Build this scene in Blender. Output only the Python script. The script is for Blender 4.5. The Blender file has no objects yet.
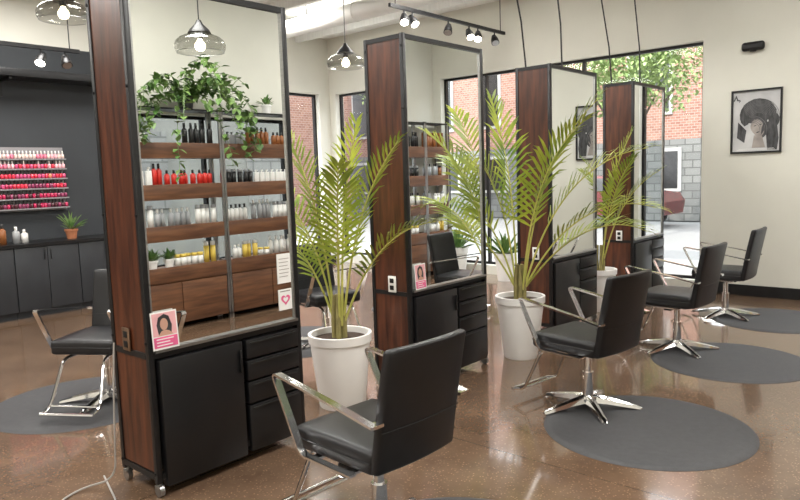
import bpy, bmesh, math, random
from mathutils import Vector, Matrix
random.seed(7)
COL = bpy.context.scene.collection
R = math.radians

# ------------------------------------------------------------------ materials
def newmat(name):
    m = bpy.data.materials.new(name); m.use_nodes = True
    nt = m.node_tree
    return m, nt, nt.nodes.get('Principled BSDF'), nt.nodes.get('Material Output')

def mat(name, col, rough=.5, metal=0, var=.12, scale=9, bump=0, bscale=120, stretch=(1,1,1), col2=None,
        emis=None, estr=0, trans=0, alpha=1, spec=None, coat=0, rvar=0):
    m, nt, b, out = newmat(name)
    tc = nt.nodes.new('ShaderNodeTexCoord'); mp = nt.nodes.new('ShaderNodeMapping')
    mp.inputs['Scale'].default_value = stretch
    nt.links.new(tc.outputs['Object'], mp.inputs[0])
    n = nt.nodes.new('ShaderNodeTexNoise'); n.inputs['Scale'].default_value = scale
    n.inputs['Detail'].default_value = 5
    nt.links.new(mp.outputs[0], n.inputs[0])
    r = nt.nodes.new('ShaderNodeValToRGB')
    c2 = col2 if col2 else tuple(min(1, c*(1+var)) for c in col)
    c1 = col if col2 else tuple(c*(1-var) for c in col)
    r.color_ramp.elements[0].position = .3; r.color_ramp.elements[1].position = .7
    r.color_ramp.elements[0].color = (*c1, 1); r.color_ramp.elements[1].color = (*c2, 1)
    nt.links.new(n.outputs[0], r.inputs[0]); nt.links.new(r.outputs[0], b.inputs['Base Color'])
    b.inputs['Roughness'].default_value = rough; b.inputs['Metallic'].default_value = metal
    if spec is not None: b.inputs['Specular IOR Level'].default_value = spec
    if coat: b.inputs['Coat Weight'].default_value = coat; b.inputs['Coat Roughness'].default_value = .15
    if trans: b.inputs['Transmission Weight'].default_value = trans
    if alpha < 1: b.inputs['Alpha'].default_value = alpha
    if emis: b.inputs['Emission Color'].default_value = (*emis, 1); b.inputs['Emission Strength'].default_value = estr
    if bump:
        n2 = nt.nodes.new('ShaderNodeTexNoise'); n2.inputs['Scale'].default_value = bscale
        nt.links.new(mp.outputs[0], n2.inputs[0])
        bp = nt.nodes.new('ShaderNodeBump'); bp.inputs['Strength'].default_value = bump
        bp.inputs['Distance'].default_value = .01
        nt.links.new(n2.outputs[0], bp.inputs['Height']); nt.links.new(bp.outputs[0], b.inputs['Normal'])
    return m

M = {}
M['wall'] = mat('sage_wall_paint', (.70,.69,.62), .85, var=.03, scale=2, bump=.05)
M['darkwall'] = mat('charcoal_wall_paint', (.029,.033,.038), .7, var=.1, scale=2)
M['ceil'] = mat('white_ceiling_boards', (.80,.80,.78), .8, var=.05, scale=3, stretch=(1,12,1))
M['black'] = mat('black_metal', (.015,.015,.016), .38, .3, var=.2, bump=.03)
M['cab'] = mat('black_laminate', (.007,.007,.008), .36, 0, var=.2, scale=4)
M['cabgrey'] = mat('charcoal_cabinet', (.023,.026,.031), .5, 0, var=.15, scale=4)
M['steel'] = mat('brushed_steel', (.42,.42,.42), .35, 1, var=.1, stretch=(1,1,14))
M['chrome'] = mat('chrome', (.85,.85,.86), .13, 1, var=.03)
M['leather'] = mat('black_vinyl', (.008,.008,.010), .4, 0, var=.25, scale=14, bump=.12, bscale=350)
M['piping'] = mat('black_piping', (.008,.008,.009), .5)
M['rubber'] = mat('grey_rubber_mat', (.055,.055,.059), .6, 0, var=.12, scale=30, bump=.2, bscale=200)
M['walnut'] = mat('walnut_panel', (.034,.009,.004), .34, 0, col2=(.125,.036,.014), scale=3.2, stretch=(9,9,.9), bump=.05, bscale=20, coat=.25)
M['walnuth'] = mat('walnut_shelf', (.08,.032,.016), .45, 0, col2=(.18,.078,.036), scale=3, stretch=(1,9,9))
M['white'] = mat('white_ceramic', (.88,.87,.85), .4, 0, var=.02)
M['soil'] = mat('potting_soil', (.05,.03,.02), .95, var=.5, scale=40, bump=.5)
M['terracotta'] = mat('terracotta', (.45,.17,.08), .8)
M['palm'] = mat('palm_leaf', (.09,.20,.02), .4, 0, col2=(.52,.56,.07), scale=3)
M['palmstem'] = mat('palm_stem', (.38,.42,.08), .5, 0, col2=(.55,.5,.14), scale=6)
M['husk'] = mat('palm_husk', (.16,.13,.05), .85, 0, col2=(.34,.30,.11), scale=12)
M['leaf'] = mat('green_leaf', (.05,.14,.03), .4, 0, col2=(.24,.36,.11), scale=8)
M['treeleaf'] = mat('tree_foliage', (.14,.22,.06), .6, 0, col2=(.36,.44,.18), scale=2)
M['bark'] = mat('tree_bark', (.12,.09,.07), .9)
M['paper'] = mat('white_paper', (.85,.84,.82), .6, var=.02)
M['pink'] = mat('pink_print', (.75,.12,.28), .5, var=.2)
M['palepink'] = mat('pale_pink_print', (.75,.4,.42), .5, var=.1)
M['darkprint'] = mat('dark_print', (.012,.012,.014), .4, 0, col2=(.08,.08,.085), scale=5, stretch=(1,7,2))
M['skinprint'] = mat('grey_tone_print', (.2,.18,.17), .5, 0, col2=(.42,.37,.34), scale=6)
M['faceprint'] = mat('skin_tone_print', (.5,.27,.2), .5, 0, col2=(.6,.36,.27), scale=6)
M['greyprint'] = mat('grey_print', (.42,.42,.43), .4, 0, col2=(.6,.6,.6), scale=4)
M['bulb'] = mat('lit_bulb', (1,.9,.7), .3, emis=(1,.86,.62), estr=9)
M['spotbulb'] = mat('lit_spot_lens', (1,.9,.8), .3, emis=(1,.92,.8), estr=18)
M['cord'] = mat('black_cord', (.02,.02,.02), .5)
M['whitecord'] = mat('grey_cord', (.4,.38,.36), .5)
M['bronze'] = mat('bronze_plate', (.22,.14,.09), .35, .6)
M['duct'] = mat('white_painted_duct', (.78,.77,.74), .5, var=.03)
M['tire'] = mat('tire_rubber', (.02,.02,.02), .8)
M['carred'] = mat('dark_red_car_paint', (.12,.02,.018), .25, .2, coat=.4)
M['asphalt'] = mat('asphalt', (.22,.22,.215), .9, scale=20)
M['sidewalk'] = mat('concrete_sidewalk', (.36,.35,.33), .9, scale=6)
M['stucco'] = mat('pale_stucco', (.16,.16,.145), .9, var=.15, scale=1.5)
M['lowpol'] = mat('rack_lip', (.25,.24,.25), .3, var=.1)
M['blacksteel'] = mat('dark_steel_pull', (.06,.06,.06), .35, .8)
M['sash'] = mat('pale_window_sash', (.4,.39,.37), .6)

def mirror_mat():
    m, nt, b, out = newmat('mirror_silver')
    b.inputs['Base Color'].default_value = (.9,.92,.91,1); b.inputs['Metallic'].default_value = 1
    b.inputs['Roughness'].default_value = .005
    return m
M['mirror'] = mirror_mat()

def glass_mat(name, tint, f):
    m, nt, b, out = newmat(name)
    t = nt.nodes.new('ShaderNodeBsdfTransparent'); t.inputs[0].default_value = (*tint, 1)
    g = nt.nodes.new('ShaderNodeBsdfGlossy'); g.inputs['Roughness'].default_value = .03
    mx = nt.nodes.new('ShaderNodeMixShader')
    lw = nt.nodes.new('ShaderNodeLayerWeight'); lw.inputs[0].default_value = f
    nt.links.new(lw.outputs['Facing'], mx.inputs[0])
    nt.links.new(t.outputs[0], mx.inputs[1]); nt.links.new(g.outputs[0], mx.inputs[2])
    nt.links.new(mx.outputs[0], out.inputs[0])
    return m
M['glass'] = glass_mat('window_glass', (.97,.98,.98), .04)
M['smoke'] = glass_mat('smoked_glass', (.74,.74,.72), .14)

def floor_mat():
    m, nt, b, out = newmat('polished_brown_concrete')
    tc = nt.nodes.new('ShaderNodeTexCoord')
    n = nt.nodes.new('ShaderNodeTexNoise'); n.inputs['Scale'].default_value = 2.2; n.inputs['Detail'].default_value = 10
    n.inputs['Roughness'].default_value = .7
    r = nt.nodes.new('ShaderNodeValToRGB'); e = r.color_ramp.elements
    e[0].position = .3; e[0].color = (.125,.076,.048,1); e[1].position = .72; e[1].color = (.225,.142,.09,1)
    v = nt.nodes.new('ShaderNodeTexVoronoi'); v.inputs['Scale'].default_value = 55
    r2 = nt.nodes.new('ShaderNodeValToRGB'); e2 = r2.color_ramp.elements
    e2[0].position = .05; e2[0].color = (2.3,2.25,2.15,1); e2[1].position = .3; e2[1].color = (.85,.85,.85,1)
    mul = nt.nodes.new('ShaderNodeMix'); mul.data_type = 'RGBA'; mul.blend_type = 'MULTIPLY'; mul.inputs[0].default_value = .8
    br = nt.nodes.new('ShaderNodeTexBrick'); br.offset = 0; br.inputs['Scale'].default_value = 1
    br.inputs['Brick Width'].default_value = 3.1; br.inputs['Row Height'].default_value = 3.1
    br.inputs['Mortar Size'].default_value = .004
    br.inputs['Color1'].default_value = (1,1,1,1); br.inputs['Color2'].default_value = (.95,.95,.95,1); br.inputs['Mortar'].default_value = (.6,.58,.55,1)
    mul2 = nt.nodes.new('ShaderNodeMix'); mul2.data_type = 'RGBA'; mul2.blend_type = 'MULTIPLY'; mul2.inputs[0].default_value = .9
    L = nt.links.new
    for x in (n, v, br): L(tc.outputs['Object'], x.inputs[0])
    L(n.outputs[0], r.inputs[0]); L(v.outputs['Distance'], r2.inputs[0])
    L(r.outputs[0], mul.inputs[6]); L(r2.outputs[0], mul.inputs[7])
    L(mul.outputs[2], mul2.inputs[6]); L(br.outputs[0], mul2.inputs[7]); L(mul2.outputs[2], b.inputs['Base Color'])
    n3 = nt.nodes.new('ShaderNodeTexNoise'); n3.inputs['Scale'].default_value = 5
    L(tc.outputs['Object'], n3.inputs[0])
    mr = nt.nodes.new('ShaderNodeMapRange'); mr.inputs['To Min'].default_value = .09; mr.inputs['To Max'].default_value = .22
    L(n3.outputs[0], mr.inputs[0]); L(mr.outputs[0], b.inputs['Roughness'])
    b.inputs['Coat Weight'].default_value = .5; b.inputs['Coat Roughness'].default_value = .06
    return m
M['floor'] = floor_mat()

def brick_mat(name, a, c_, mo, sc=3.2):
    m, nt, b, out = newmat(name)
    tc = nt.nodes.new('ShaderNodeTexCoord'); s = nt.nodes.new('ShaderNodeSeparateXYZ'); c = nt.nodes.new('ShaderNodeCombineXYZ')
    ad = nt.nodes.new('ShaderNodeMath')
    br = nt.nodes.new('ShaderNodeTexBrick'); br.inputs['Scale'].default_value = sc
    br.inputs['Color1'].default_value = (*a,1); br.inputs['Color2'].default_value = (*c_,1); br.inputs['Mortar'].default_value = (*mo,1)
    L = nt.links.new
    L(tc.outputs['Object'], s.inputs[0]); L(s.outputs[1], ad.inputs[0]); L(s.outputs[0], ad.inputs[1]); L(ad.outputs[0], c.inputs[0]); L(s.outputs[2], c.inputs[1]); L(c.outputs[0], br.inputs[0])
    L(br.outputs[0], b.inputs['Base Color']); b.inputs['Roughness'].default_value = .9
    return m
M['brick'] = brick_mat('red_brick', (.21,.095,.07), (.30,.155,.115), (.34,.28,.24))
M['stone'] = brick_mat('grey_stone_blocks', (.13,.13,.125), (.18,.18,.17), (.09,.09,.085), 1.1)

# ------------------------------------------------------------------ mesh helpers
def _merge(bm, t, mi):
    for f in t.faces: f.material_index = mi
    me = bpy.data.meshes.new('tmp'); t.to_mesh(me); t.free(); bm.from_mesh(me); bpy.data.meshes.remove(me)

def bx(bm, x0,x1,y0,y1,z0,z1, mi=0, r=0, seg=2, cuts=None, deform=None):
    t = bmesh.new()
    bmesh.ops.create_cube(t, size=1)
    for v in t.verts:
        v.co = Vector(((x0+x1)/2+v.co.x*(x1-x0), (y0+y1)/2+v.co.y*(y1-y0), (z0+z1)/2+v.co.z*(z1-z0)))
    if r: bmesh.ops.bevel(t, geom=t.edges[:], offset=r, segments=seg, profile=.5, affect='EDGES')
    if cuts:
        for ax, n in cuts:
            lo = (x0,y0,z0)[ax]; hi = (x1,y1,z1)[ax]
            for i in range(1, n):
                p = [0,0,0]; p[ax] = lo+(hi-lo)*i/n; nn = [0,0,0]; nn[ax] = 1
                bmesh.ops.bisect_plane(t, geom=t.verts[:]+t.edges[:]+t.faces[:], plane_co=p, plane_no=nn)
    if deform:
        for v in t.verts: v.co = Vector(deform(v.co))
    _merge(bm, t, mi)

def basis(d):
    d = Vector(d).normalized()
    up = Vector((0,0,1)) if abs(d.z) < .9 else Vector((0,1,0))
    a = d.cross(up).normalized(); b = a.cross(d).normalized()
    return a, b

def cyl(bm, p0, p1, r0, r1=None, seg=16, mi=0):
    if r1 is None: r1 = r0
    p0 = Vector(p0); p1 = Vector(p1); a, b = basis(p1-p0)
    t = bmesh.new(); A = []; B = []
    for i in range(seg):
        w = 2*math.pi*i/seg; d = a*math.cos(w)+b*math.sin(w)
        A.append(t.verts.new(p0+d*r0)); B.append(t.verts.new(p1+d*r1))
    for i in range(seg):
        j = (i+1) % seg; t.faces.new((A[i],A[j],B[j],B[i]))
    t.faces.new(A[::-1]); t.faces.new(B)
    bmesh.ops.recalc_face_normals(t, faces=t.faces[:])
    _merge(bm, t, mi)

def tube(bm, pts, r, seg=8, mi=0, flat=None, side=None):
    """round tube, or flat bar when flat=(width along side, thickness)"""
    pts = [Vector(p) for p in pts]; t = bmesh.new(); rings = []
    for i, p in enumerate(pts):
        d = (pts[min(i+1,len(pts)-1)]-pts[max(i-1,0)]).normalized()
        if flat:
            s = Vector(side); n = s.cross(d).normalized(); w, h = flat[0]/2, flat[1]/2
            ring = [t.verts.new(p+s*w*cx+n*h*cy) for cx, cy in ((-1,-1),(1,-1),(1,1),(-1,1))]
        else:
            a, b = basis(d); rr = r[i] if isinstance(r, (list,tuple)) else r
            ring = [t.verts.new(p+(a*math.cos(2*math.pi*k/seg)+b*math.sin(2*math.pi*k/seg))*rr) for k in range(seg)]
        rings.append(ring)
    for A, B in zip(rings, rings[1:]):
        n = len(A)
        for k in range(n): t.faces.new((A[k],A[(k+1)%n],B[(k+1)%n],B[k]))
    t.faces.new(rings[0][::-1]); t.faces.new(rings[-1])
    bmesh.ops.recalc_face_normals(t, faces=t.faces[:])
    _merge(bm, t, mi)

def lathe(bm, prof, seg=24, mi=0, c=(0,0,0)):
    t = bmesh.new(); rings = []
    for r, z in prof:
        if r < 1e-5: rings.append([t.verts.new((c[0],c[1],c[2]+z))])
        else: rings.append([t.verts.new((c[0]+r*math.cos(2*math.pi*i/seg), c[1]+r*math.sin(2*math.pi*i/seg), c[2]+z)) for i in range(seg)])
    for A, B in zip(rings, rings[1:]):
        for i in range(seg):
            j = (i+1) % seg
            if len(A) == 1 and len(B) == 1: break
            if len(A) == 1: t.faces.new((A[0],B[j],B[i]))
            elif len(B) == 1: t.faces.new((A[i],A[j],B[0]))
            else: t.faces.new((A[i],A[j],B[j],B[i]))
    bmesh.ops.recalc_face_normals(t, faces=t.faces[:])
    _merge(bm, t, mi)

def smooth_path(pts, rad=.04, n=4):
    pts = [Vector(p) for p in pts]; out = [pts[0]]
    for a, b, c in zip(pts, pts[1:], pts[2:]):
        r = min(rad, (a-b).length*.45, (c-b).length*.45)
        p = b+(a-b).normalized()*r; q = b+(c-b).normalized()*r
        for i in range(n+1):
            u = i/n; out.append(p*(1-u)**2+b*2*u*(1-u)+q*u*u)
    out.append(pts[-1]); return out

def obj(name, bm, mats, parent=None, loc=(0,0,0), rot=(0,0,0), smooth=True, **props):
    if smooth:
        for f in bm.faces: f.smooth = True
        for e in bm.edges:
            if len(e.link_faces) == 2 and e.calc_face_angle(0) > .6: e.smooth = False
    me = bpy.data.meshes.new(name); bm.to_mesh(me); bm.free()
    for k in (mats if isinstance(mats, (list,tuple)) else [mats]): me.materials.append(M[k] if isinstance(k, str) else k)
    o = bpy.data.objects.new(name, me); COL.objects.link(o)
    o.location = loc; o.rotation_euler = rot
    if parent: o.parent = parent
    for k, v in props.items(): o[k] = v
    return o

def thing(name, loc, label, category, rotz=0, group=None):
    e = bpy.data.objects.new(name, None); COL.objects.link(e)
    e.empty_display_size = .1
    e.location = loc; e.rotation_euler = (0,0,rotz); e['label'] = label; e['category'] = category
    if group: e['group'] = group
    return e

def copy_tree(root, loc=None, rotz=None, label=None):
    def rec(o, par):
        c = o.copy(); COL.objects.link(c)
        if par: c.parent = par
        for ch in list(o.children): rec(ch, c)
        return c
    n = rec(root, None)
    if loc is not None: n.location = loc
    if rotz is not None: n.rotation_euler = (0,0,rotz)
    if label: n['label'] = label
    return n

def B(): return bmesh.new()
def box_obj(name, d, m, kind=None, **k):
    b = B(); bx(b, *d); o = obj(name, b, m, smooth=False, **k)
    if kind: o['kind'] = kind
    return o

# ------------------------------------------------------------------ room shell
XW, YB, YF, ZC, XL = 8.65, 9.1, -.65, 4.0, -3.0
box_obj('floor', (XL-.2,XW,YF-.2,YB+.2,-.12,0), 'floor', 'structure')
b = B(); bx(b, XL-.2,XW+.2,YF-.2,YB+.2,ZC,ZC+.15)
for i in range(14): bx(b, XL+.5+i*.8, XL+.58+i*.8, YF, YB, ZC-.14, ZC)
obj('ceiling', b, 'ceil', smooth=False, kind='structure')
ZW0, ZW1 = .14, 3.02
b = B()
bx(b, XW,XW+.2,YF-.2,YB+.2,ZW1,ZC); bx(b, XW,XW+.2,YF-.2,YB+.2,-.12,ZW0)
for y0, y1 in ((YF-.2,-.5),(1.2,2.66),(8.95,YB+.2)): bx(b, XW,XW+.2,y0,y1,ZW0,ZW1)
obj('wall_right', b, 'wall', smooth=False, kind='structure')
b = B()
bx(b, XL,5.9,YB,YB+.2,-.12,3.3)
obj('wall_back_charcoal', b, 'darkwall', smooth=False, kind='structure')
b = B()
bx(b, XL,5.9,YB,YB+.2,3.3,ZC); bx(b, 5.9,6.3,YB,YB+.2,-.12,ZC); bx(b, 6.3,8.4,YB,YB+.2,ZW1,ZC); bx(b, 6.3,8.4,YB,YB+.2,-.12,ZW0); bx(b, 8.4,XW,YB,YB+.2,-.12,ZC)
obj('wall_back', b, 'wall', smooth=False, kind='structure')
FX0, FX1, FZ0, FZ1 = 3.3, 8.0, .62, 2.28
b = B()
bx(b, XL,FX0,YF-.2,YF,-.12,ZC); bx(b, FX1,XW,YF-.2,YF,-.12,ZC); bx(b, FX0,FX1,YF-.2,YF,FZ1,ZC); bx(b, FX0,FX1,YF-.2,YF,-.12,FZ0)
obj('wall_front', b, 'wall', smooth=False, kind='structure')
b = B(); f = .035
bx(b, FX0,FX1,YF-.14,YF-.08,FZ0,FZ0+f); bx(b, FX0,FX1,YF-.14,YF-.08,FZ1-f,FZ1)
for i in range(5):
    x = FX0+f/2+(FX1-FX0-f)*i/4; bx(b, x-f/2,x+f/2,YF-.14,YF-.08,FZ0+f,FZ1-f)
w = obj('window_4', b, 'black', smooth=False, kind='structure')
b = B(); bx(b, FX0+f,FX1-f,YF-.113,YF-.107,FZ0+f,FZ1-f)
obj('window_glass', b, 'glass', parent=w, smooth=False, kind='structure')
box_obj('wall_left', (XL-.2,XL,YF-.2,YB+.2,-.12,ZC), 'wall', 'structure')
b = B(); bx(b, XW-.015,XW,1.2,2.66,0,.13); bx(b, XW-.015,XW,YF,-.5,0,.13)
obj('baseboard_right', b, 'black', smooth=False, kind='structure')
box_obj('baseboard_front', (XL,XW-.02,YF,YF+.015,0,.12), 'black', 'structure')
box_obj('baseboard_back', (5.3,XW-.02,YB-.015,YB,0,.12), 'black', 'structure')
def window(n, y0, y1, panes):
    b = B(); f = .035
    bx(b, XW+.1,XW+.16,y0,y1,ZW0,ZW0+f); bx(b, XW+.1,XW+.16,y0,y1,ZW1-f,ZW1)
    for i in range(panes+1):
        y = y0+(y1-y0)*i/panes; y = min(max(y, y0+f/2), y1-f/2)
        bx(b, XW+.1,XW+.16,y-f/2,y+f/2,ZW0+f,ZW1-f)
    w = obj('window_%d' % n, b, 'black', smooth=False, kind='structure')
    b = B(); bx(b, XW+.125,XW+.131,y0+f,y1-f,ZW0+f,ZW1-f)
    obj('window_glass', b, 'glass', parent=w, smooth=False, kind='structure')
window(1, 2.66, 8.95, 4); window(2, -.5, 1.2, 1)
b = B(); f = .04
bx(b, 6.3,8.4,YB+.1,YB+.16,ZW0,ZW0+f); bx(b, 6.3,8.4,YB+.1,YB+.16,ZW1-f,ZW1)
for x in (6.32,7.35,8.38): bx(b, x-.02,x+.02,YB+.1,YB+.16,ZW0+f,ZW1-f)
w = obj('window_3', b, 'black', smooth=False, kind='structure')
b = B(); bx(b, 6.34,8.36,YB+.125,YB+.131,ZW0+f,ZW1-f)
obj('window_glass', b, 'glass', parent=w, smooth=False, kind='structure')

# ------------------------------------------------------------------ styling station
def outlet(parent, x, y, z, m, label):
    b = B(); s = -1 if x < 0 else 1
    bx(b, min(x,x+s*.008), max(x,x+s*.008), y-.036, y+.036, z-.058, z+.058, 0, r=.003)
    for dz in (-.025,.025):
        bx(b, min(x+s*.008,x+s*.011), max(x+s*.008,x+s*.011), y-.018, y+.018, z+dz-.016, z+dz+.016, 1, r=.001)
    return obj('outlet', b, [m,'black'], parent, label=label)

def station(x0, plate='bronze'):
    W = .96; hw, hd = W/2, .18
    st = thing('styling_station', (x0+hw, 3.21, 0), 'tall double-sided mirror station with walnut side panels and black cabinets', 'mirror station', group='salon mirror stations')
    b = B(); f = .03
    for sx in (-1,1):
        for sy in (-1,1):
            X0 = sx*hw-(f if sx > 0 else 0); Y0 = sy*hd-(f if sy > 0 else 0)
            bx(b, X0,X0+f,Y0,Y0+f,.07,2.5, r=.003)
            for z in (.12,.78,1.4,2.0,2.42):
                cyl(b, (sx*hw, Y0+f/2, z), (sx*(hw+.006), Y0+f/2, z), .007, seg=8)
    for z in (.09,.70,2.466):
        for sy in (-1,1):
            Y0 = sy*hd-(f if sy > 0 else 0); bx(b, -hw+f,hw-f,Y0,Y0+f,z,z+f)
        for sx in (-1,1):
            X0 = sx*hw-(f if sx > 0 else 0); bx(b, X0,X0+f,-hd+f,hd-f,z,z+f)
    obj('frame', b, 'black', st)
    for sx in (-1,1):
        b = B(); X0 = sx*(hw-.006)-(.02 if sx > 0 else 0)
        bx(b, X0,X0+.02,-hd+f+.001,hd-f-.001,.125,2.495)
        obj('side_panel', b, 'walnut', st, label='dark walnut side panel')
    for sy in (-1,1):
        b = B(); Y0 = sy*(hd-.014)
        bx(b, -hw+f,hw-f,min(Y0,Y0-sy*.006),max(Y0,Y0-sy*.006),.735,2.466)
        obj('mirror', b, 'mirror', st, smooth=False)
        b = B()
        for s2 in (-1,1):
            xe = s2*(hw-f); bx(b, min(xe,xe-s2*.009),max(xe,xe-s2*.009),min(Y0,Y0+sy*.01),max(Y0,Y0+sy*.01),.735,2.466)
        bx(b, -hw+f,hw-f,min(Y0,Y0+sy*.03),max(Y0,Y0+sy*.03),.728,.742)
        obj('mirror_trim', b, 'steel', st, label='thin steel mirror edge')
    b = B(); bx(b, -hw+f+.004,hw-f-.004,-hd+.03,hd-.03,.13,.698)
    obj('cabinet_body', b, 'cab', st, smooth=False)
    for sy in (-1,1):
        ya = sy*(hd-.03); yb = sy*(hd+.02)
        lo, hi = min(ya,yb), max(ya,yb)
        s = 1 if sy < 0 else -1
        xa, xb = sorted((-s*(hw-.045), s*.05))
        b = B(); bx(b, xa,xb,lo,hi,.05,.69, r=.008)
        d = obj('cabinet_door', b, 'cab', st)
        b = B(); hx = xb-.02 if s > 0 else xa+.02
        yh = yb+sy*.001
        bx(b, hx-.006,hx+.006,min(yh,yh+sy*.012),max(yh,yh+sy*.012),.52,.64, r=.002)
        obj('handle', b, 'black', d)
        xa, xb = sorted((s*.075, s*(hw-.04)))
        zz = [.055,.325,.455,.575,.69]
        for z0, z1 in zip(zz, zz[1:]):
            b = B(); bx(b, xa,xb,lo,hi,z0+.005,z1-.005, r=.006)
            dr = obj('drawer', b, 'cab', st)
            b = B(); bx(b, xa+.02,xb-.02,min(yb,yb+sy*.010),max(yb,yb+sy*.010),z1-.026,z1-.018, r=.003)
            obj('handle', b, 'blacksteel', dr, label='dark steel drawer pull')
    for sx in (-1,1):
        for sy in (-1,1):
            b = B(); x = sx*(hw-.02); y = sy*(hd-.02)
            cyl(b, (x,y,.075), (x,y,.05), .012, seg=10); cyl(b, (x-.012,y,.03), (x+.012,y,.03), .03, seg=20)
            bx(b, x-.018,x+.018,y-.018,y+.018,.045,.06, r=.002)
            obj('caster', b, 'steel', st, label='steel caster wheel')
    outlet(st, -hw, .02 if plate == 'bronze' else -.02, .78, plate, 'bronze power outlet' if plate == 'bronze' else 'white power outlet')
    return st
def cables(st):
    for k, (x, y, lean) in enumerate(((-.42,.1,-.25),(-.1,-.1,-.08))):
        b = B(); tube(b, [(x,y,2.49),(x+lean*.3,y,2.9),(x+lean*.8,y+.05,3.5),(x+lean,y+.08,ZC-.13)], .008, seg=6)
        obj('power_cable', b, 'cord', st, label='black cable running up to the ceiling')

xs = [1.61, 3.57, 5.60, 7.49]
S = [station(xs[0], 'bronze')]
for i, x in enumerate(xs[1:]):
    n = station(x, 'white'); S.append(n)
    if i: cables(n)
S[0]['label'] = 'tall mirror station with walnut side, black door cabinet and drawers'
S[1]['label'] = 'tall mirror station with walnut side beside two white palm pots'
S[3]['label'] = 'tall mirror station with walnut side beside the storefront window'

# ------------------------------------------------------------------ chairs
def chair():
    c = thing('salon_chair', (0,0,0), 'black vinyl salon chair with chrome arms', 'chair', group='black salon styling chairs')
    b = B(); lathe(b, [(0,.075),(.055,.075),(.06,.06),(.055,.035),(0,.03)], 24); base = obj('base', b, 'chrome', c, label='chrome star base hub')
    for i in range(5):
        w = 2*math.pi*i/5+.3; d = Vector((math.cos(w), math.sin(w), 0)); s = Vector((-d.y, d.x, 0))
        t = bmesh.new(); rings = []
        for u, zt, wd, th in ((.03,.085,.034,.05),(.12,.07,.03,.04),(.24,.042,.024,.028),(.315,.024,.019,.02),(.335,.014,.012,.012)):
            p = d*u
            rings.append([t.verts.new(p+s*a*wd+Vector((0,0,zt-bz*th))) for a, bz in ((-1,1),(1,1),(.75,.25),(0,0),(-.75,.25))])
        for A, Bq in zip(rings, rings[1:]):
            for k in range(5): t.faces.new((A[k],A[(k+1)%5],Bq[(k+1)%5],Bq[k]))
        t.faces.new(rings[0]); t.faces.new(rings[-1]); bmesh.ops.recalc_face_normals(t, faces=t.faces[:])
        cyl(t, d*.31+Vector((0,0,.012)), d*.31, .014, seg=10)
        obj('base_leg', t, 'chrome', base)
    b = B(); cyl(b, (0,0,.07), (0,0,.23), .034, seg=24, mi=0); cyl(b, (0,0,.23), (0,0,.235), .036, .036, seg=24, mi=0); cyl(b, (0,0,.235), (0,0,.37), .024, seg=20, mi=0)
    obj('column', b, 'chrome', c, label='chrome hydraulic column')
    b = B(); bx(b, -.13,.13,-.13,.15,.37,.395, r=.006); bx(b, -.2,.2,-.03,.03,.36,.38, r=.004)
    obj('seat_bracket', b, 'black', c)
    b = B(); bx(b, -.235,.235,-.21,.27,.395,.495, r=.026, seg=4, cuts=((0,6),(1,6)),
                deform=lambda v: (v.x, v.y, v.z+(.012*(1-(v.x/.24)**2)*(1-((v.y-.03)/.25)**2) if v.z > .45 else 0)))
    st = obj('seat', b, 'leather', c)
    b = B(); tube(b, smooth_path([(-.236,-.2,.447),(-.236,.271,.447),(.236,.271,.447),(.236,-.2,.447)], .03), .004, seg=6)
    obj('seat_piping', b, 'piping', st)
    def bend(v):
        u = (v.z-.41)/.49
        return (v.x*(1-.02*u), v.y-.075*u-.015*u*u+.02*(v.x/.23)**2, v.z)
    b = B(); bx(b, -.23,.23,-.25,-.205,.40,.905, r=.017, seg=3, cuts=((0,8),(2,8)), deform=bend)
    bk = obj('backrest', b, 'leather', c)
    b = B()
    for yy in (-.251,-.204):
        tube(b, [bend(Vector((x,yy,.58))) for x in [-.225+.045*i for i in range(11)]], .0025, seg=5)
    obj('backrest_seam', b, 'piping', bk)
    for sx in (-1,1):
        x = sx*.27
        pts = smooth_path([(x,-.27,.62),(x,-.05,.66),(x,.34,.72),(x,.17,.402),(x,-.14,.397)], .035, 5)
        b = B(); tube(b, pts, 0, flat=(.034,.010), side=(1,0,0))
        bx(b, min(x,sx*.2),max(x,sx*.2),-.12,-.08,.386,.396); bx(b, min(x,sx*.2),max(x,sx*.2),.1,.14,.386,.396)
        bx(b, min(x,sx*.225),max(x,sx*.225),-.275,-.235,.614,.626)
        obj('armrest', b, 'chrome', c, label='chrome flat-bar armrest')
    b = B()
    for sx in (-1,1):
        tube(b, smooth_path([(sx*.12,.05,.375),(sx*.15,.25,.365),(sx*.18,.38,.075),(sx*.18,.48,.055)], .05, 5), .011, seg=8)
    tube(b, [(-.19,.475,.055),(.19,.475,.055)], .012, seg=10); tube(b, [(-.178,.385,.08),(.178,.385,.08)], .008, seg=8)
    obj('footrest', b, 'chrome', c, label='chrome tubular footrest')
    return c
ch = chair()
ZM = .0125
ch.location = (2.02,1.92,ZM); ch.rotation_euler = (0,0,R(-3))
ch['label'] = 'black vinyl salon chair with its back turned, chrome arms'
copy_tree(ch, (4.02,1.92,ZM), R(-9), 'black vinyl salon chair on a round grey mat beside potted palm')
copy_tree(ch, (5.77,1.95,ZM), R(-4), 'black vinyl salon chair with chrome star base')
copy_tree(ch, (7.34,2.0,ZM), R(0), 'black vinyl salon chair beside the pale poster wall')
copy_tree(ch, (2.19,4.73,ZM), R(122), 'black vinyl salon chair turned away from its mirror')
copy_tree(ch, (4.25,4.65,ZM), R(165), 'black vinyl salon chair facing the rear of a station')
copy_tree(ch, (6.1,4.65,ZM), R(180), 'black vinyl salon chair facing the rear of a station')

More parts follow.
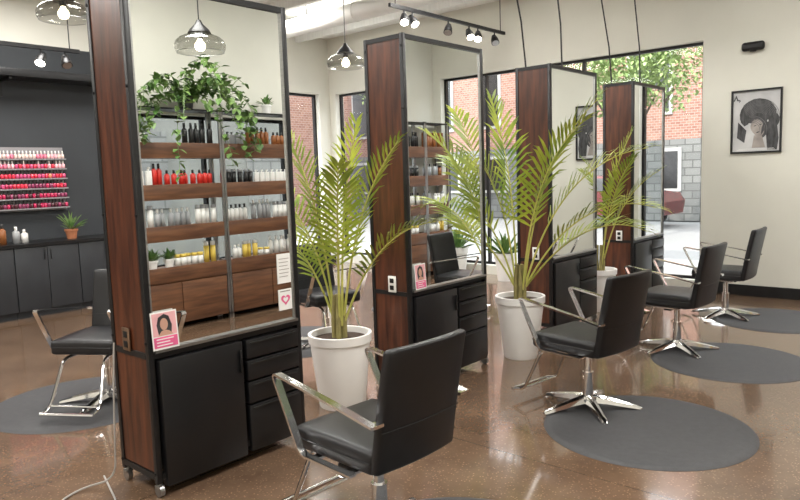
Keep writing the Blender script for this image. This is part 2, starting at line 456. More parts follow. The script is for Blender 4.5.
def matobj(x, y, r=.64):
    b = B(); lathe(b, [(0,.0115),(r-.05,.0115),(r-.02,.008),(r,.001),(r,0),(0,0)], 72)
    o = obj('floor_mat', b, 'rubber', loc=(x,y,.0005)); o['label'] = 'round dark grey anti-fatigue mat under a salon chair'
    o['category'] = 'floor mat'; o['group'] = 'round salon floor mats'
    return o
for x, y, r in ((2.0,1.5,.63),(3.90,1.49,.60),(5.66,1.50,.59),(7.42,1.56,.58),(2.08,4.87,.63),(4.15,4.95,.63),(6.1,4.95,.63)): matobj(x, y, r)

# ------------------------------------------------------------------ palms
def frond_mesh(az, elev, L, droop, base, leafL, n=25, lw=.0105):
    bm = bmesh.new()
    h = Vector((math.cos(az), math.sin(az), 0)); Z = Vector((0,0,1))
    N = 24; p = Vector(base); pts = [p.copy()]; tans = []
    for i in range(N):
        s = i/N; th = elev-droop*s**1.9
        t = h*math.cos(th)+Z*math.sin(th); tans.append(t); p = p+t*(L/N); pts.append(p.copy())
    tans.append(tans[-1])
    tube(bm, pts, [.009*(1-.8*i/N)+.001 for i in range(N+1)], seg=5, mi=1)
    for k in range(n):
        s = .36+.64*k/(n-1); fi = s*N; i = min(int(fi), N-1); q = pts[i].lerp(pts[i+1], fi-i); t = tans[i]
        side = t.cross(Z); side = side.normalized() if side.length > .05 else Vector((-h.y,h.x,0))
        nrm = side.cross(t).normalized()
        u = (s-.36)/.64
        l = leafL*(.55+.45*math.sin(math.pi*min(1,u*.9+.12)))*(1-.3*u**3)
        ang = R(62-34*u)
        for sg in (-1,1):
            d = (t*math.cos(ang)+side*sg*math.sin(ang)+nrm*.22).normalized()
            d = (d+Vector((random.uniform(-.08,.08),random.uniform(-.08,.08),random.uniform(-.06,.06)))).normalized()
            w = d.cross(nrm).normalized()*(lw*random.uniform(.85,1.2))
            m1 = q+d*l*.33+nrm*.004; m2 = q+d*l*.7-Z*l*.04; tip = q+d*l-Z*l*random.uniform(.08,.22)
            v = [bm.verts.new(x) for x in (q-w*.3,q+w*.3,m1+w,m1-w,m2+w*.75,m2-w*.75,tip)]
            bm.faces.new((v[0],v[1],v[2],v[3])); bm.faces.new((v[3],v[2],v[4],v[5])); bm.faces.new((v[5],v[4],v[6]))
    return bm

def pot(parent, rt, rb, h):
    b = B(); lathe(b, [(0,0),(rb,0),(rb+.005,.01),(rt-.012,h-.07),(rt-.012,h-.06),(rt,h-.055),(rt+.002,h),(rt-.02,h),(rt-.025,h-.05),(0,h-.05)], 40)
    obj('pot', b, 'white', parent)
    b = B(); lathe(b, [(0,h-.03),(rt*.6,h-.032),(rt-.024,h-.04),(rt-.024,h-.045),(0,h-.045)], 24)
    obj('soil', b, 'soil', parent)

def palm(loc, rt, rb, h, fronds, label, leafL=.36, lw=.0105, n=22):
    p = thing('potted_palm', loc, label, 'potted palm', group='potted palms between stations')
    pot(p, rt, rb, h)
    b = B()
    for k in range(5):
        w = 2*math.pi*k/5; x, y = .035*math.cos(w), .035*math.sin(w)
        tube(b, [(x,y,h-.05),(x*1.1,y*1.1,h+.1),(x*.8,y*.8,h+.26)], [.02,.017,.01], seg=8)
    obj('trunk', b, 'husk', p)
    for az, el, L, dr in fronds:
        az, el, dr = R(az), R(el), R(dr)
        bm = frond_mesh(az, el, L, dr, (.03*math.cos(az), .03*math.sin(az), h+.05), leafL, n=n, lw=lw)
        obj('frond', bm, ['palm','palmstem'], p, smooth=False)
    return p
# fronds fan mainly across the gap, toward +Y (az 90..130) and -Y (az -50..-100)
palm((3.14,3.30,0), .215,.155,.50,
     [(105,84,1.38,26),(95,76,1.15,55),(-80,80,1.32,36),(-75,66,1.05,65),(230,80,1.2,45),(-95,87,1.35,20),(100,68,.95,65)],
     'tall palm in round white pot between two stations', .28, .0095)
palm((4.87,2.93,0), .205,.135,.52,
     [(110,84,1.5,50),(108,72,1.45,82),(116,62,1.1,88),(-66,82,1.68,42),(-60,72,1.6,72),(-74,60,1.35,85),(-55,52,1.2,85),(80,88,1.6,22),(-100,82,1.5,50)],
     'large arching palm in round white pot beside station', .38, .0125)
palm((7.0,3.2,0), .18,.13,.46,
     [(100,86,1.4,25),(-80,86,1.45,25),(-75,76,1.2,50),(90,76,1.1,55),(250,82,1.25,40)],
     'palm in white pot near the far station', .27, .012)

# ------------------------------------------------------------------ foliage helper
def leaf_quad(bm, p, d, up, L, W, mi=0, fold=.15):
    d = d.normalized(); s = d.cross(up)
    if s.length < .01: s = d.cross(Vector((1,0,0)))
    s.normalize(); n = s.cross(d)
    v = [bm.verts.new(x) for x in (p, p+d*L*.35+s*W/2+n*fold*W, p+d*L*.35, p+d*L*.35-s*W/2+n*fold*W, p+d*L*.75+s*W*.3, p+d*L*.75-s*W*.3, p+d*L-n*.1*L)]
    for f in ((0,1,2),(0,2,3),(2,1,4),(3,2,5),(2,4,6),(2,6,5)):
        bm.faces.new([v[k] for k in f]).material_index = mi
def tuft(bm, c, n, L, W, spread=1.0):
    for k in range(n):
        az = random.uniform(0,6.28); el = random.uniform(.35,1.45)
        d = Vector((math.cos(az)*math.cos(el)*spread, math.sin(az)*math.cos(el)*spread, math.sin(el)))
        leaf_quad(bm, Vector(c)+d*random.uniform(0,.04), d, Vector((0,0,1)), L*random.uniform(.6,1.1), W)
def small_plant(loc, potm, label, ph=.11, pr=.06, n=36, L=.2, W=.03):
    p = thing('potted_plant', loc, label, 'potted plant')
    b = B(); lathe(b, [(0,0),(pr*.72,0),(pr*.95,ph*.8),(pr*1.08,ph*.8),(pr*1.08,ph),(pr*.9,ph),(pr*.88,ph*.85),(0,ph*.85)], 24); obj('pot', b, potm, p)
    b = B(); tuft(b, (0,0,ph*.85), n, L, W); obj('foliage', b, 'leaf', p, smooth=False)
    return p

# ------------------------------------------------------------------ display shelving (reflected in mirrors)
YS0, YS1 = -.60, -.35
tops = [.67,1.10,1.53,1.96]
def shelf_bay(x0, w=1.2):
    t = thing('display_shelf', (x0+w/2, (YS0+YS1)/2, 0), 'walnut and steel retail shelving in front of bright window', 'shelf', group='retail display shelving')
    hw, hd = w/2-.004, .125
    for sx in (-1,1):
        b = B()
        for sy in (-1,1): bx(b, sx*hw-(.025 if sx > 0 else 0), sx*hw+(0 if sx > 0 else .025), sy*hd-(.025 if sy > 0 else 0), sy*hd+(0 if sy > 0 else .025), 0, 2.33)
        for z in (.05,2.3): bx(b, sx*hw-(.025 if sx > 0 else 0), sx*hw+(0 if sx > 0 else .025), -hd, hd, z, z+.025)
        obj('upright', b, 'steel', t, label='steel shelf upright')
    for z in tops:
        b = B(); bx(b, -hw+.026,hw-.026,-hd+.01,hd-.02,z-.16,z-.145); bx(b, -hw+.026,hw-.026,hd-.022,hd-.001,z-.16,z, r=.003)
        bx(b, -hw+.026,hw-.026,-hd+.01,hd-.02,z-.03,z-.012)
        obj('shelf_board', b, 'walnuth', t)
    b = B(); bx(b, -hw+.026,hw-.026,-hd,hd,2.30,2.318); obj('top_board', b, 'black', t)
    b = B(); bx(b, -hw+.026,hw-.026,-hd+.01,hd-.015,.06,.505); obj('base_cabinet', b, 'walnuth', t, smooth=False)
    for k in range(2):
        xa = -hw+.03+k*(hw-.03); b = B(); bx(b, xa+.004,xa+hw-.036,hd-.014,hd,.07,.495, r=.004); obj('door', b, 'walnuth', t)
    return t
bays = [(3.26,1.2),(4.46,1.2),(5.66,1.2),(6.86,1.2),(8.06,.57)]
for x, w_ in bays: shelf_bay(x, w_)

def bottle_mesh(name, body, cap, r, h, style):
    b = B()
    if style == 0: lathe(b, [(0,0),(r,0),(r,h*.68),(r*.5,h*.76),(r*.4,h*.78),(0,h*.78)], 14, 0); cyl(b, (0,0,h*.78), (0,0,h), r*.42, seg=10, mi=1)
    elif style == 1: lathe(b, [(0,0),(r,0),(r,h*.8),(0,h*.8)], 14, 0); cyl(b, (0,0,h*.8), (0,0,h), r*.9, seg=12, mi=1)
    elif style == 2:
        bx(b, -r,r,-r*.6,r*.6,0,h*.75,0,r=.004); cyl(b, (0,0,h*.75), (0,0,h*.85), r*.3, seg=8, mi=1); bx(b, -r*.3,r*.7,-.006,.006,h*.85,h*.92,1)
    else: lathe(b, [(0,0),(r*1.1,0),(r*1.1,h*.4),(0,h*.4)], 16, 0); cyl(b, (0,0,h*.4), (0,0,h*.55), r*1.12, seg=16, mi=1)
    for f in b.faces: f.smooth = True
    me = bpy.data.meshes.new(name); b.to_mesh(me); b.free(); me.materials.append(body); me.materials.append(cap); return me
def cm(name, c, r=.35): return mat(name, c, r, var=.05)
pb = {'red':cm('red_plastic',(.6,.03,.02)), 'white':cm('white_plastic',(.8,.79,.76)), 'amber':cm('amber_plastic',(.28,.1,.03)),
      'blackp':cm('black_plastic',(.02,.02,.02)), 'grey':cm('grey_plastic',(.35,.36,.37)), 'yellow':cm('yellow_plastic',(.75,.55,.1)),
      'green':cm('green_plastic',(.25,.45,.12)), 'pinkp':cm('pink_plastic',(.8,.3,.4)), 'teal':cm('teal_plastic',(.1,.3,.3))}
bm_ = {}
def bottle(x, y, z, col, cap, r, h, style, group):
    key = (col,cap,r,h,style)
    if key not in bm_: bm_[key] = bottle_mesh('product_bottle', pb[col], pb[cap], r, h, style)
    o = bpy.data.objects.new('product_bottle', bm_[key]); COL.objects.link(o); o.location = (x,y,z)
    nm = {'blackp':'black','pinkp':'pink'}
    o['label'] = '%s hair product bottle with %s cap standing on shelf' % (nm.get(col,col), nm.get(cap,cap)); o['category'] = 'bottle'; o['group'] = group
    return o
plan = {1.96:[('amber','blackp',0),('blackp','blackp',0),('amber','amber',1),('grey','blackp',2)],
        1.53:[('white','white',2),('blackp','grey',1),('grey','blackp',0),('amber','blackp',1),('white','grey',1)],
        1.10:[('white','grey',1),('grey','white',0),('grey','blackp',2),('white','white',1),('white','blackp',0)],
        .67:[('yellow','white',1),('green','white',3),('white','white',0),('white','yellow',3)]}
HH = [.16,.19,.21,.23]
random.seed(11)
for bi, (x0, w_) in enumerate(bays):
    for z in tops:
        rng = (.07, w_-.07)
        if z > 1.9 and bi == 0: rng = (.82, 1.12)
        if z < .7 and bi == 0: rng = (.62, 1.12)
        x = x0+rng[0]
        while x < x0+rng[1]:
            k = random.choice(plan[z]); hh = random.choice(HH)
            if bi == 0 and z == 1.53 and x > x0+.2: k = random.choice([('red','red',1),('red','blackp',0)])
            run = random.randint(2,5)
            for _ in range(run):
                if x > x0+rng[1]: break
                bottle(x, -.45+random.uniform(-.03,.03), z-.0118, k[0], k[1], .03, hh, k[2], 'hair products on the display shelves')
                x += .069
            x += random.uniform(0,.04)

def trailing(loc, label, n=16, reach=.55, bias=0):
    t = thing('trailing_plant', loc, label, 'potted plant')
    b = B(); lathe(b, [(0,0),(.07,0),(.09,.14),(.08,.14),(.075,.12),(0,.12)], 24); obj('pot', b, 'blackpot', t)
    b = B(); Z = Vector((0,0,1))
    for k in range(n):
        az = random.uniform(0,6.28); d = Vector((math.cos(az)*1.3+bias, abs(math.sin(az))*.6, 0)); p = Vector((0,0,.13)); v = d*.7+Z*random.uniform(.2,1.2)
        pts = [p.copy()]
        m = random.randint(7,18)
        for i in range(m):
            v = v-Z*.2; v = v+Vector((random.uniform(-.1,.1),random.uniform(-.05,.05),0)); v.normalize()
            p = p+v*reach/9
            if p.y < -.1: p.y = -.1
            if p.z < .02: p.y = max(p.y, .17)
            pts.append(p.copy())
            for q in range(2):
                dd = Vector((random.uniform(-1,1),random.uniform(-.3,1),random.uniform(-.9,.5)))
                leaf_quad(b, p, dd, Z, random.uniform(.07,.11), random.uniform(.05,.08))
        tube(b, pts, .003, seg=4)
    obj('foliage', b, 'leaf', t, smooth=False)
M['blackpot'] = pb['blackp']
trailing((4.12,-.475,2.3185), 'long trailing pothos draped over the top of the shelving', 26, .62)
small_plant((5.2,-.475,2.3185), 'white', 'small leafy plant on the top shelf', n=24, L=.13, W=.04)
small_plant((3.55,-.475,1.9485), 'white', 'leafy green plant on upper shelf', n=30, L=.14, W=.04)
for x in (3.41,3.60,3.79): small_plant((x,-.46,.6585), 'white', 'small bushy green plant on low shelf', ph=.09, pr=.055, n=44, L=.11, W=.045)
small_plant((6.4,-.475,2.3185), 'white', 'leafy green plant on top of shelving', n=40, L=.2, W=.05)
small_plant((8.25,.05,.0005), 'white', 'bushy green plant in tall white pot by window', ph=.45, pr=.16, n=60, L=.34, W=.06)
small_plant((8.3,.85,.0005), 'white', 'leafy green plant in white pot by window', ph=.4, pr=.14, n=60, L=.34, W=.06)
small_plant((8.25,6.8,.0005), 'white', 'leafy green plant in white pot by the storefront window', ph=.45, pr=.17, n=60, L=.4, W=.07)
small_plant((8.25,5.2,.0005), 'white', 'green plant in white pot by the storefront window', ph=.4, pr=.15, n=60, L=.36, W=.06)

# ------------------------------------------------------------------ charcoal wall area
def counter_unit(x0, w=.74):
    t = thing('base_cabinet', (x0+w/2, 8.82, 0), 'charcoal base cabinet with two flat doors under the worktop', 'cabinet', group='charcoal base cabinets')
    b = B(); bx(b, -w/2,w/2,-.25,.27,.08,.845); bx(b, -w/2,w/2,-.2,.27,0,.08); obj('body', b, 'cabgrey', t, smooth=False)
    for k in (0,1):
        b = B(); xa = -w/2+.003+k*w/2; bx(b, xa,xa+w/2-.006,-.27,-.25,.09,.84, r=.002); d = obj('door', b, 'cabgrey', t)
        xh = xa+w/2-.04 if k == 0 else xa+.034
        b = B(); bx(b, xh-.005,xh+.005,-.285,-.27,.68,.8, r=.002); obj('handle', b, 'black', d)
for i in range(5): counter_unit(1.5+i*.745)
o = box_obj('worktop', (1.45,5.27,8.53,9.095,.846,.885), 'cab'); o['label'] = 'long black worktop running along the charcoal wall'; o['category'] = 'worktop'
t = thing('wall_shelf', (3.2,8.9,2.85), 'long black overhead ledge on the charcoal wall', 'shelf')
b = B(); bx(b, -1.9,2.0,-.2,.195,0,.09, r=.004); obj('board', b, 'black', t)
for x in (-1.5,0,1.5):
    b = B(); bx(b, x-.015,x+.015,-.15,.18,-.03,0); bx(b, x-.015,x+.015,.18,.195,-.2,0)
    obj('bracket', b, 'black', t)
t = thing('polish_rack', (3.38,9.02,1.28), 'wall rack holding rows of coloured nail polish', 'display rack')
b = B(); bx(b, -.48,.48,.055,.075,-.03,.76); obj('back_panel', b, 'lowpol', t, smooth=False)
rz = [i*.122 for i in range(6)]
for z in rz:
    b = B(); bx(b, -.48,.48,-.03,.055,z-.006,z); bx(b, -.48,.48,-.033,-.03,z-.008,z+.008); obj('rack_shelf', b, 'lowpol', t, smooth=False)
cols = [(.75,.2,.3),(.7,.04,.08),(.85,.45,.5),(.5,.03,.1),(.8,.6,.55),(.25,.04,.1),(.6,.08,.2),(.08,.02,.03),(.8,.25,.15)]
rows = [(7,5,3,5),(5,3,7,3),(1,3,6,5),(1,1,6,8),(0,2,6,1),(4,2,0,4)]
pm = [cm('nail_polish_%s' % 'abcdefghi'[i], c, .15) for i, c in enumerate(cols)]
nm = []
for m_ in pm:
    b = B(); lathe(b, [(0,0),(.0195,0),(.0195,.058),(.008,.064),(0,.064)], 10, 0); cyl(b, (0,0,.064), (0,0,.105), .010, .007, seg=8, mi=1)
    for f in b.faces: f.smooth = True
    me = bpy.data.meshes.new('nail_polish_bottle'); b.to_mesh(me); b.free(); me.materials.append(m_); me.materials.append(pb['white'] if len(nm) in (0,2,4) else pb['blackp']); nm.append(me)
for ri, z in enumerate(rz):
    for k in range(22):
        o = bpy.data.objects.new('nail_polish_bottle', nm[random.choice(rows[ri])]); COL.objects.link(o)
        o.location = (3.38-.452+k*.043, 9.02, 1.2805+z); o['label'] = 'small nail polish bottle on the wall rack'; o['category'] = 'nail polish'; o['group'] = 'nail polish bottles on the wall rack'
for x, c, cp, h in ((2.86,'white','blackp',.2),(2.95,'amber','blackp',.24),(3.1,'grey','white',.2),(3.19,'white','white',.16)):
    o = bottle(x, 8.75, .8855, c, cp, .04, h, 0, 'bottles on the black worktop'); o['label'] = 'product bottle standing on the black worktop'
small_plant((3.76,8.78,.8855), 'terracotta', 'spiky green plant in terracotta pot on worktop', ph=.12, pr=.075, n=26, L=.22, W=.022)

# ------------------------------------------------------------------ lighting fixtures
def pendant(x, y, z, label='smoked glass dome pendant with glowing bulb'):
    t = thing('pendant_lamp', (x,y,z), label, 'pendant lamp', group='smoked glass pendants')
    b = B(); lathe(b, [(.04,.105),(.075,.098),(.11,.085),(.155,.065),(.185,.038),(.196,.01),(.194,-.02),(.18,-.045)], 64)
    for f in b.faces: f.smooth = True
    obj('lamp_shade', b, 'smoke', t)
    b = B(); tube(b, [(.18*math.cos(i*math.pi/24),.18*math.sin(i*math.pi/24),-.045) for i in range(49)], .0025, seg=6); obj('shade_rim', b, 'steel', t)
    b = B(); lathe(b, [(0,.2),(.016,.2),(.03,.17),(.075,.125),(.09,.1),(.03,.098),(.024,.06),(0,.06)], 24); obj('cap', b, 'black', t)
    b = B(); lathe(b, [(0,.06),(.018,.055),(.022,.04),(.038,.02),(.042,-.005),(.03,-.03),(0,-.04)], 20); obj('bulb', b, 'bulb', t)
    b = B(); tube(b, [(0,0,.19),(0,0,ZC-z)], .005, seg=6); lathe(b, [(0,ZC-z-.03),(.05,ZC-z-.02),(.05,ZC-z),(0,ZC-z)], 16); obj('cord', b, 'cord', t)
for x, y, z in ((2.45,5.53,2.88),(5.08,5.08,2.71),(3.13,1.36,2.6)): pendant(x, y, z)

def track(loc, L, heads, label, along=0):
    t = thing('track_light', loc, label, 'track light', rotz=along)
    b = B(); bx(b, -L/2,L/2,-.018,.018,-.02,.02)
    for x in (-L/2+.1,L/2-.1): cyl(b, (x,0,.02), (x,0,ZC-loc[2]), .006, seg=8)
    obj('track', b, 'black', t, smooth=False)
    for x, lit, az in heads:
        b = B(); cyl(b, (x,0,-.02), (x,0,-.07), .01, seg=8)
        d = Vector((math.cos(az)*.6, math.sin(az)*.6, -.8)).normalized(); p = Vector((x,0,-.11))
        cyl(b, p-d*.06, p+d*.01, .03, .05, seg=20); cyl(b, p+d*.01, p+d*.07, .05, .055, seg=20)
        h = obj('spotlight_head', b, 'black', t)
        b = B(); q = p+d*.071; cyl(b, q, q+d*.006, .046, seg=20); obj('lens', b, 'spotbulb' if lit else 'steel', h)
track((7.15,5.22,3.46), 2.4, ((-.95,1,3.9),(-.8,1,4.6),(-.1,0,3.6),(.35,1,4.2),(.55,1,3.7),(.95,0,4.0)), 'black ceiling track with adjustable spotlights')
track((2.2,7.6,3.0), 2.6, ((.3,0,4.2),(.9,1,3.9),(1.15,0,4.5)), 'black track with small spotlights near charcoal wall')

t = thing('air_duct', (6.75,4.5,3.73), 'white painted air duct below the ceiling', 'duct')
b = B(); cyl(b, (0,-5.1,0), (0,4.55,0), .12, seg=28)
for y in (-4,-2.5,-1,.5,2,3.5): cyl(b, (0,y,0), (0,y+.03,0), .128, seg=28)
obj('duct_body', b, 'duct', t)
for y in (-3,.3,3):
    b = B(); bx(b, -.01,.01,y-.01,y+.01,.11,.27); obj('hanger', b, 'steel', t)

# ------------------------------------------------------------------ poster, wall fixtures, small cards
def flat(bm, pts, x, mi=0):
    v = [bm.verts.new((x,p[0],p[1])) for p in pts]; f = bm.faces.new(v); f.material_index = mi; f.normal_update()
    if f.normal.x > 0: f.normal_flip()
t = thing('framed_poster', (XW,2.065,2.03), 'black framed monochrome hair portrait poster on the pale wall', 'poster')
hy, hz = .265, .36
b = B()
for y0, y1, z0, z1 in ((-hy,hy,hz-.02,hz),(-hy,hy,-hz,-hz+.02),(-hy,-hy+.02,-hz+.02,hz-.02),(hy-.02,hy,-hz+.02,hz-.02)): bx(b, -.03,0,y0,y1,z0,z1)
obj('picture_frame', b, 'black', t, smooth=False)
b = B(); bx(b, -.012,-.001,-hy+.02,hy-.02,-hz+.02,hz-.02); pr = obj('print', b, 'greyprint', t, smooth=False)
def ell(cy, cz, ry, rz, n=28, wob=0, rot=0):
    out = []
    for i in range(n):
        a = 2*math.pi*i/n; k = 1+wob*math.sin(3*a+1)+wob*.6*math.sin(5*a)
        y, z = ry*k*math.cos(a), rz*k*math.sin(a); out.append((cy+y*math.cos(rot)-z*math.sin(rot), cz+y*math.sin(rot)+z*math.cos(rot)))
    return out
M['hairstrand'] = mat('hair_highlight_print', (.05,.05,.052), .4, 0, col2=(.2,.2,.205), scale=5)
def crescent(bm, cy, cz, r, a0, a1, w, x, sy=1, n=16):
    """tapered swept lock of hair"""
    P = []; Q = []
    for k in range(n+1):
        u = k/n; a = R(a0+(a1-a0)*u); ww = w*math.sin(math.pi*(.06+.94*u))**.8+.002
        P.append((cy+sy*(r+ww/2)*math.cos(a), cz+(r+ww/2)*math.sin(a))); Q.append((cy+sy*(r-ww/2)*math.cos(a), cz+(r-ww/2)*math.sin(a)))
    for k in range(n): flat(bm, [P[k],P[k+1],Q[k+1],Q[k]], x)
b = B()
crescent(b, -.02,.03,.14,-30,215,.17,-.0125); crescent(b, .05,-.10,.13,40,235,.12,-.0126); crescent(b, -.11,.03,.09,-120,40,.1,-.0127,-1)
flat(b, ell(-.02,.11,.16,.11,32,.06,.3), -.0128)
flat(b, [(-.10,-.10),(-.21,.0),(-.235,-.2),(-.22,-.33),(-.12,-.33)], -.0129)
flat(b, [(.10,-.10),(.19,.0),(.2,-.18),(.12,-.24)], -.0129)
obj('hair_print', b, 'darkprint', pr, smooth=False)
b = B()
for i in range(11): crescent(b, -.02,.03,.07+.015*i,5+4*i,150+5*i,.004,-.0134)
for i in range(5): crescent(b, .05,-.10,.09+.018*i,80,200,.004,-.0134)
obj('strand_print', b, 'hairstrand', pr, smooth=False)
b = B(); flat(b, ell(-.015,-.075,.066,.10,28,.03,-.35), -.0131); flat(b, [(-.06,-.15),(.02,-.16),(.04,-.3),(-.1,-.3)], -.0130); obj('face_print', b, 'skinprint', pr, smooth=False)
b = B(); flat(b, ell(.01,-.05,.016,.005,14,0,-.35), -.0134); flat(b, ell(-.045,-.04,.014,.005,14,0,-.35), -.0134); flat(b, ell(-.02,-.125,.018,.006,14,0,-.3), -.0134); flat(b, [(-.08,-.02),(-.09,-.1),(-.05,-.16),(-.065,-.06)], -.0135); obj('features_print', b, 'darkprint', pr, smooth=False)
b = B(); flat(b, [(.215,.31),(.185,.24),(.2,.24),(.215,.275),(.23,.24),(.245,.24)], -.0136); flat(b, [(.21,.255),(.175,.255),(.165,.24),(.185,.22),(.18,.245),(.21,.245)], -.0137); obj('monogram', b, 'darkprint', pr, smooth=False)
b = B()
for i in range(2): bx(b, -.0138,-.0136,-.2+.012*i,.2-.02*i,-.325+.012*i,-.321+.012*i)
obj('caption_lines', b, 'paper', pr, smooth=False)

t = thing('oval_fixture', (XW,2.11,2.87), 'black oval fixture mounted high on wall', 'wall light')  # small black oval wall fixture of unidentified use
b = B(); bx(b, -.07,0,-.12,.12,-.05,.05, r=.034, seg=5); obj('housing', b, 'black', t)
b = B(); lathe(b, [(0,-.02),(.03,-.015),(.04,0),(.04,.012),(0,.012)], 20, c=(-.035,0,-.045)); obj('lens', b, 'cab', t)

def card(loc, w, h, mats, label, tilt=0, design='flyer'):
    t = thing('flyer' if design == 'flyer' else 'sign_card', loc, label, 'flyer' if design == 'flyer' else 'sign')
    t.rotation_euler = (tilt,0,0)
    b = B(); bx(b, -w/2,w/2,0,.002,0,h); c = obj('card', b, mats[0], t, smooth=False)
    def rect(name, x0, x1, z0, z1, m):
        b = B(); bx(b, x0*w-w/2,x1*w-w/2,-.0012,0,z0*h,z1*h); obj(name, b, m, c, smooth=False)
    def poly(name, pts, y, m):
        b = B(); f = b.faces.new([b.verts.new((px*w-w/2,y,pz*h)) for px, pz in pts]); f.normal_update()
        if f.normal.y > 0: f.normal_flip()
        obj(name, b, m, c, smooth=False)
    def el(cx, cz, rx, rz_, n=18): return [(cx+rx*math.cos(2*math.pi*i/n), cz+rz_*math.sin(2*math.pi*i/n)) for i in range(n)]
    if design == 'flyer':
        rect('photo_print', .05,.95,.36,.96,'palepink'); rect('banner_print', .05,.95,.05,.33,'pink')
        poly('hair_print', [(.25,.4),(.2,.65),(.28,.85),(.5,.93),(.68,.86),(.78,.62),(.74,.4)], -.0016, 'darkprint')
        poly('portrait_print', el(.48,.66,.15,.16), -.0020, 'faceprint')
        poly('shoulder_print', [(.22,.36),(.36,.48),(.44,.5),(.56,.5),(.66,.47),(.82,.36)], -.0019, 'faceprint')
        b = B()
        for i, (a0, a1) in enumerate(((.15,.8),(.15,.65),(.15,.75))): bx(b, a0*w-w/2,a1*w-w/2,-.0022,-.0012,(.26-.08*i)*h,(.285-.08*i)*h)
        obj('text_lines', b, 'paper', c, smooth=False)
    elif design == 'heart':
        rect('header_print', .12,.88,.88,.93,'skinprint')
        for nm_, sc, yy, mm in (('heart_print',.022,-.0015,'pink'),('heart_centre_print',.012,-.0018,'paper')):
            b = B(); v = []
            for i in range(32):
                a = 2*math.pi*i/32; x = 16*math.sin(a)**3; z = 13*math.cos(a)-5*math.cos(2*a)-2*math.cos(3*a)-math.cos(4*a)
                v.append(b.verts.new((x*w*sc, yy, h*.5+z*w*sc)))
            f = b.faces.new(v); f.normal_update()
            if f.normal.y > 0: f.normal_flip()
            obj(nm_, b, mm, c, smooth=False)
    else:
        b = B()
        for i in range(6): bx(b, -w*.38,w*(.38-.05*(i%3)),-.0012,0,(.82-.12*i)*h,(.84-.12*i)*h)
        obj('text_lines', b, 'skinprint', c, smooth=False)
YM = 3.03
card((1.70,YM-.016,.7425), .14,.185, ['paper'], 'small pink portrait flyer leaning on the mirror ledge', R(-4))
card((2.475,YM+.011,.955), .095,.17, ['paper'], 'small white notice card stuck to the mirror', 0, 'notice')
card((2.475,YM+.011,.80), .095,.12, ['paper'], 'white card with pink heart stuck to mirror', 0, 'heart')
card((3.68,YM-.016,.7425), .12,.18, ['paper'], 'small pink portrait flyer leaning on the mirror ledge', R(-4))
b = B(); tube(b, smooth_path([(1.57,3.29,.76),(1.55,3.30,.45),(1.53,3.30,.06),(1.42,3.45,.008),(1.26,3.38,.008),(1.28,3.16,.008),(1.45,3.13,.008),(1.56,3.5,.008)], .12, 8), .005, seg=6)
o = obj('power_cord', b, 'whitecord'); o['label'] = 'loose grey power cord curling on the floor'; o['category'] = 'power cord'

# ------------------------------------------------------------------ outdoors
box_obj('ground', (-20,60,-40,60,-.2,-.125), 'asphalt', 'structure')
box_obj('sidewalk', (XW+.22,XW+3.2,-40,60,-.124,-.04), 'sidewalk', 'structure')
t = thing('brick_building', (21,8,-.1), 'red brick building with stone base across the street', 'building')
b = B(); bx(b, 0,6,-30,42,2.45,9); obj('brick_wall', b, 'brick', t, smooth=False)
b = B(); bx(b, -.05,6,-30,42,0,2.45); obj('stone_base', b, 'stone', t, smooth=False)
for i in range(9):
    b = B(); y = -18+i*6; bx(b, -.12,-.05,y-1,y+1,.9,2.2,0); bx(b, -.14,-.12,y-.9,y+.9,1.0,2.1,1); bx(b, -.06,-.001,y-.7,y+.7,3.2,5.4,0); bx(b, -.08,-.06,y-.6,y+.6,3.3,5.3,1)
    obj('building_window', b, ['sash','blacksteel'], t, smooth=False)
t = thing('brick_building', (12,18,-.1), 'red brick building seen through the rear window', 'building')
b = B(); bx(b, -14,6,0,5,0,8);
for i in range(5): bx(b, -12+i*3.4,-10.6+i*3.4,-.05,0,1,3)
obj('brick_wall', b, 'brick', t, smooth=False)
t = thing('dimming_building', (4,-5.5,-.12), 'plain building added beyond the shelving window to dim it', 'building')  # building added outside to tone down the white front window
b = B(); bx(b, -9,8,-4,0,0,5); obj('wall', b, 'stucco', t, smooth=False)
b = B()
for i in range(4): bx(b, -5+i*3.2,-3.6+i*3.2,0,.04,1.2,2.6)
obj('wall_panel', b, 'stone', t, smooth=False)
def tree(x, y, h, r):
    t = thing('street_tree', (x,y,-.1), 'leafy spring street tree beside the road', 'tree', group='street trees')
    b = B(); tube(b, [(0,0,0),(.05,0,h*.4),(0,.1,h*.75)], [.12,.09,.05], seg=10)
    for k in range(6):
        a = k; tube(b, [(0,.05,h*.5),(math.cos(a)*r*.5,math.sin(a)*r*.5,h*.85)], [.05,.02], seg=6)
    obj('trunk', b, 'bark', t)
    b = B()
    for k in range(5000):
        d = Vector((random.gauss(0,1),random.gauss(0,1),random.gauss(0,1))).normalized()*r*random.uniform(.35,1)
        p = Vector((0,0,h))+Vector((d.x,d.y,d.z*.75))
        leaf_quad(b, p, Vector((random.uniform(-1,1),random.uniform(-1,1),random.uniform(-1,1))), Vector((0,0,1)), .12, .08)
    obj('foliage', b, 'treeleaf', t, smooth=False)
tree(15.5,6.3,3.95,1.75); tree(17,13.8,4.6,2.0); tree(17,-1,4.2,1.6)
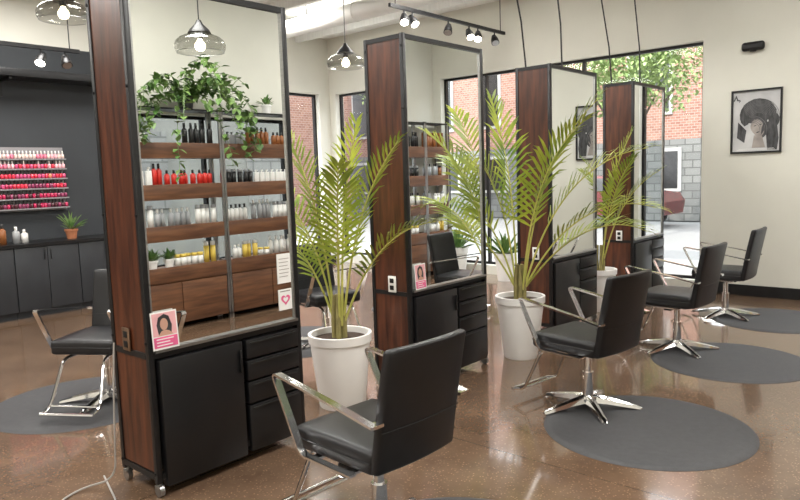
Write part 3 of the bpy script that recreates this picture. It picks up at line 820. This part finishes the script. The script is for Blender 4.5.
def car(x, y):
    t = thing('car', (x,y,-.1), 'dark red car parked on the street', 'car', rotz=R(90))
    prof = [(-2.1,.35),(-2.15,.7),(-2.0,.92),(-1.35,1.0),(-.75,1.42),(.5,1.45),(1.15,1.02),(1.95,.85),(2.15,.6),(2.1,.35)]
    b = B(); A = [b.verts.new((px,-.85,pz)) for px, pz in prof]; C = [b.verts.new((px,.85,pz)) for px, pz in prof]
    for v in A+C:
        if v.co.z > 1.1: v.co.y *= .82
    n = len(prof)
    for i in range(n): b.faces.new((A[i],A[(i+1)%n],C[(i+1)%n],C[i]))
    b.faces.new(A[::-1]); b.faces.new(C); bmesh.ops.recalc_face_normals(b, faces=b.faces[:]); obj('body', b, 'carred', t, smooth=False)
    for sy in (-1,1):
        b = B()
        for q in ([(-1.2,1.04,.855),(-.72,1.36,.74),(-.15,1.38,.74),(-.15,1.02,.858)],[(-.08,1.02,.858),(-.08,1.38,.74),(.45,1.38,.74),(1.0,1.02,.858)]):
            b.faces.new([b.verts.new((px,sy*(py_+.012),pz)) for px, pz, py_ in q])
        obj('side_window', b, 'cab', t, smooth=False)
    for px in (-1.35,1.35):
        for sy in (-1,1):
            b = B(); cyl(b, (px,sy*.72,.32), (px,sy*.9,.32), .32, seg=28, mi=0); cyl(b, (px,sy*.9,.32), (px,sy*.91,.32), .19, seg=20, mi=1); obj('wheel', b, ['tire','steel'], t)
car(18.9,8.65)

# ------------------------------------------------------------------ lights
w = bpy.data.worlds.new('sky'); bpy.context.scene.world = w; w.use_nodes = True
bg = w.node_tree.nodes['Background']; bg.inputs[0].default_value = (.90,.95,1,1); bg.inputs[1].default_value = 5.6
s = bpy.data.lights.new('sun', 'SUN'); s.energy = 5; s.angle = .02; s.color = (1,.95,.88)
so = bpy.data.objects.new('sun', s); COL.objects.link(so); so.rotation_euler = Vector((.75,-.12,-.65)).to_track_quat('-Z','Y').to_euler()
for x in (-.5,3,6.5):  # added fill lamps under the ceiling, no fixtures modelled for them
    for y in (1.2,4.5,7.5):
        l = bpy.data.lights.new('ceiling_fill', 'AREA'); l.shape = 'SQUARE'; l.size = 1.1; l.energy = 92; l.color = (1,.975,.93)
        lo = bpy.data.objects.new('ceiling_fill', l); COL.objects.link(lo); lo.location = (x,y,ZC-.16)

# ------------------------------------------------------------------ camera
X = Vector((.6537,.1038,-.7496)); Zu = Vector((-.0322,.9935,.1096)); X.normalize(); Zu = (Zu-X*Zu.dot(X)).normalized(); Y = Zu.cross(X)
Mx = Matrix((X,Y,Zu)).to_4x4(); Mx.translation = Vector((0,0,1.55))
cam = bpy.data.cameras.new('camera'); cam.lens = 680/800*36; cam.sensor_width = 36; cam.clip_start = .05; cam.clip_end = 200
co = bpy.data.objects.new('camera', cam); COL.objects.link(co); co.matrix_world = Mx
bpy.context.scene.camera = co
bpy.context.scene.view_settings.view_transform = 'Standard'
bpy.context.scene.view_settings.exposure = .18
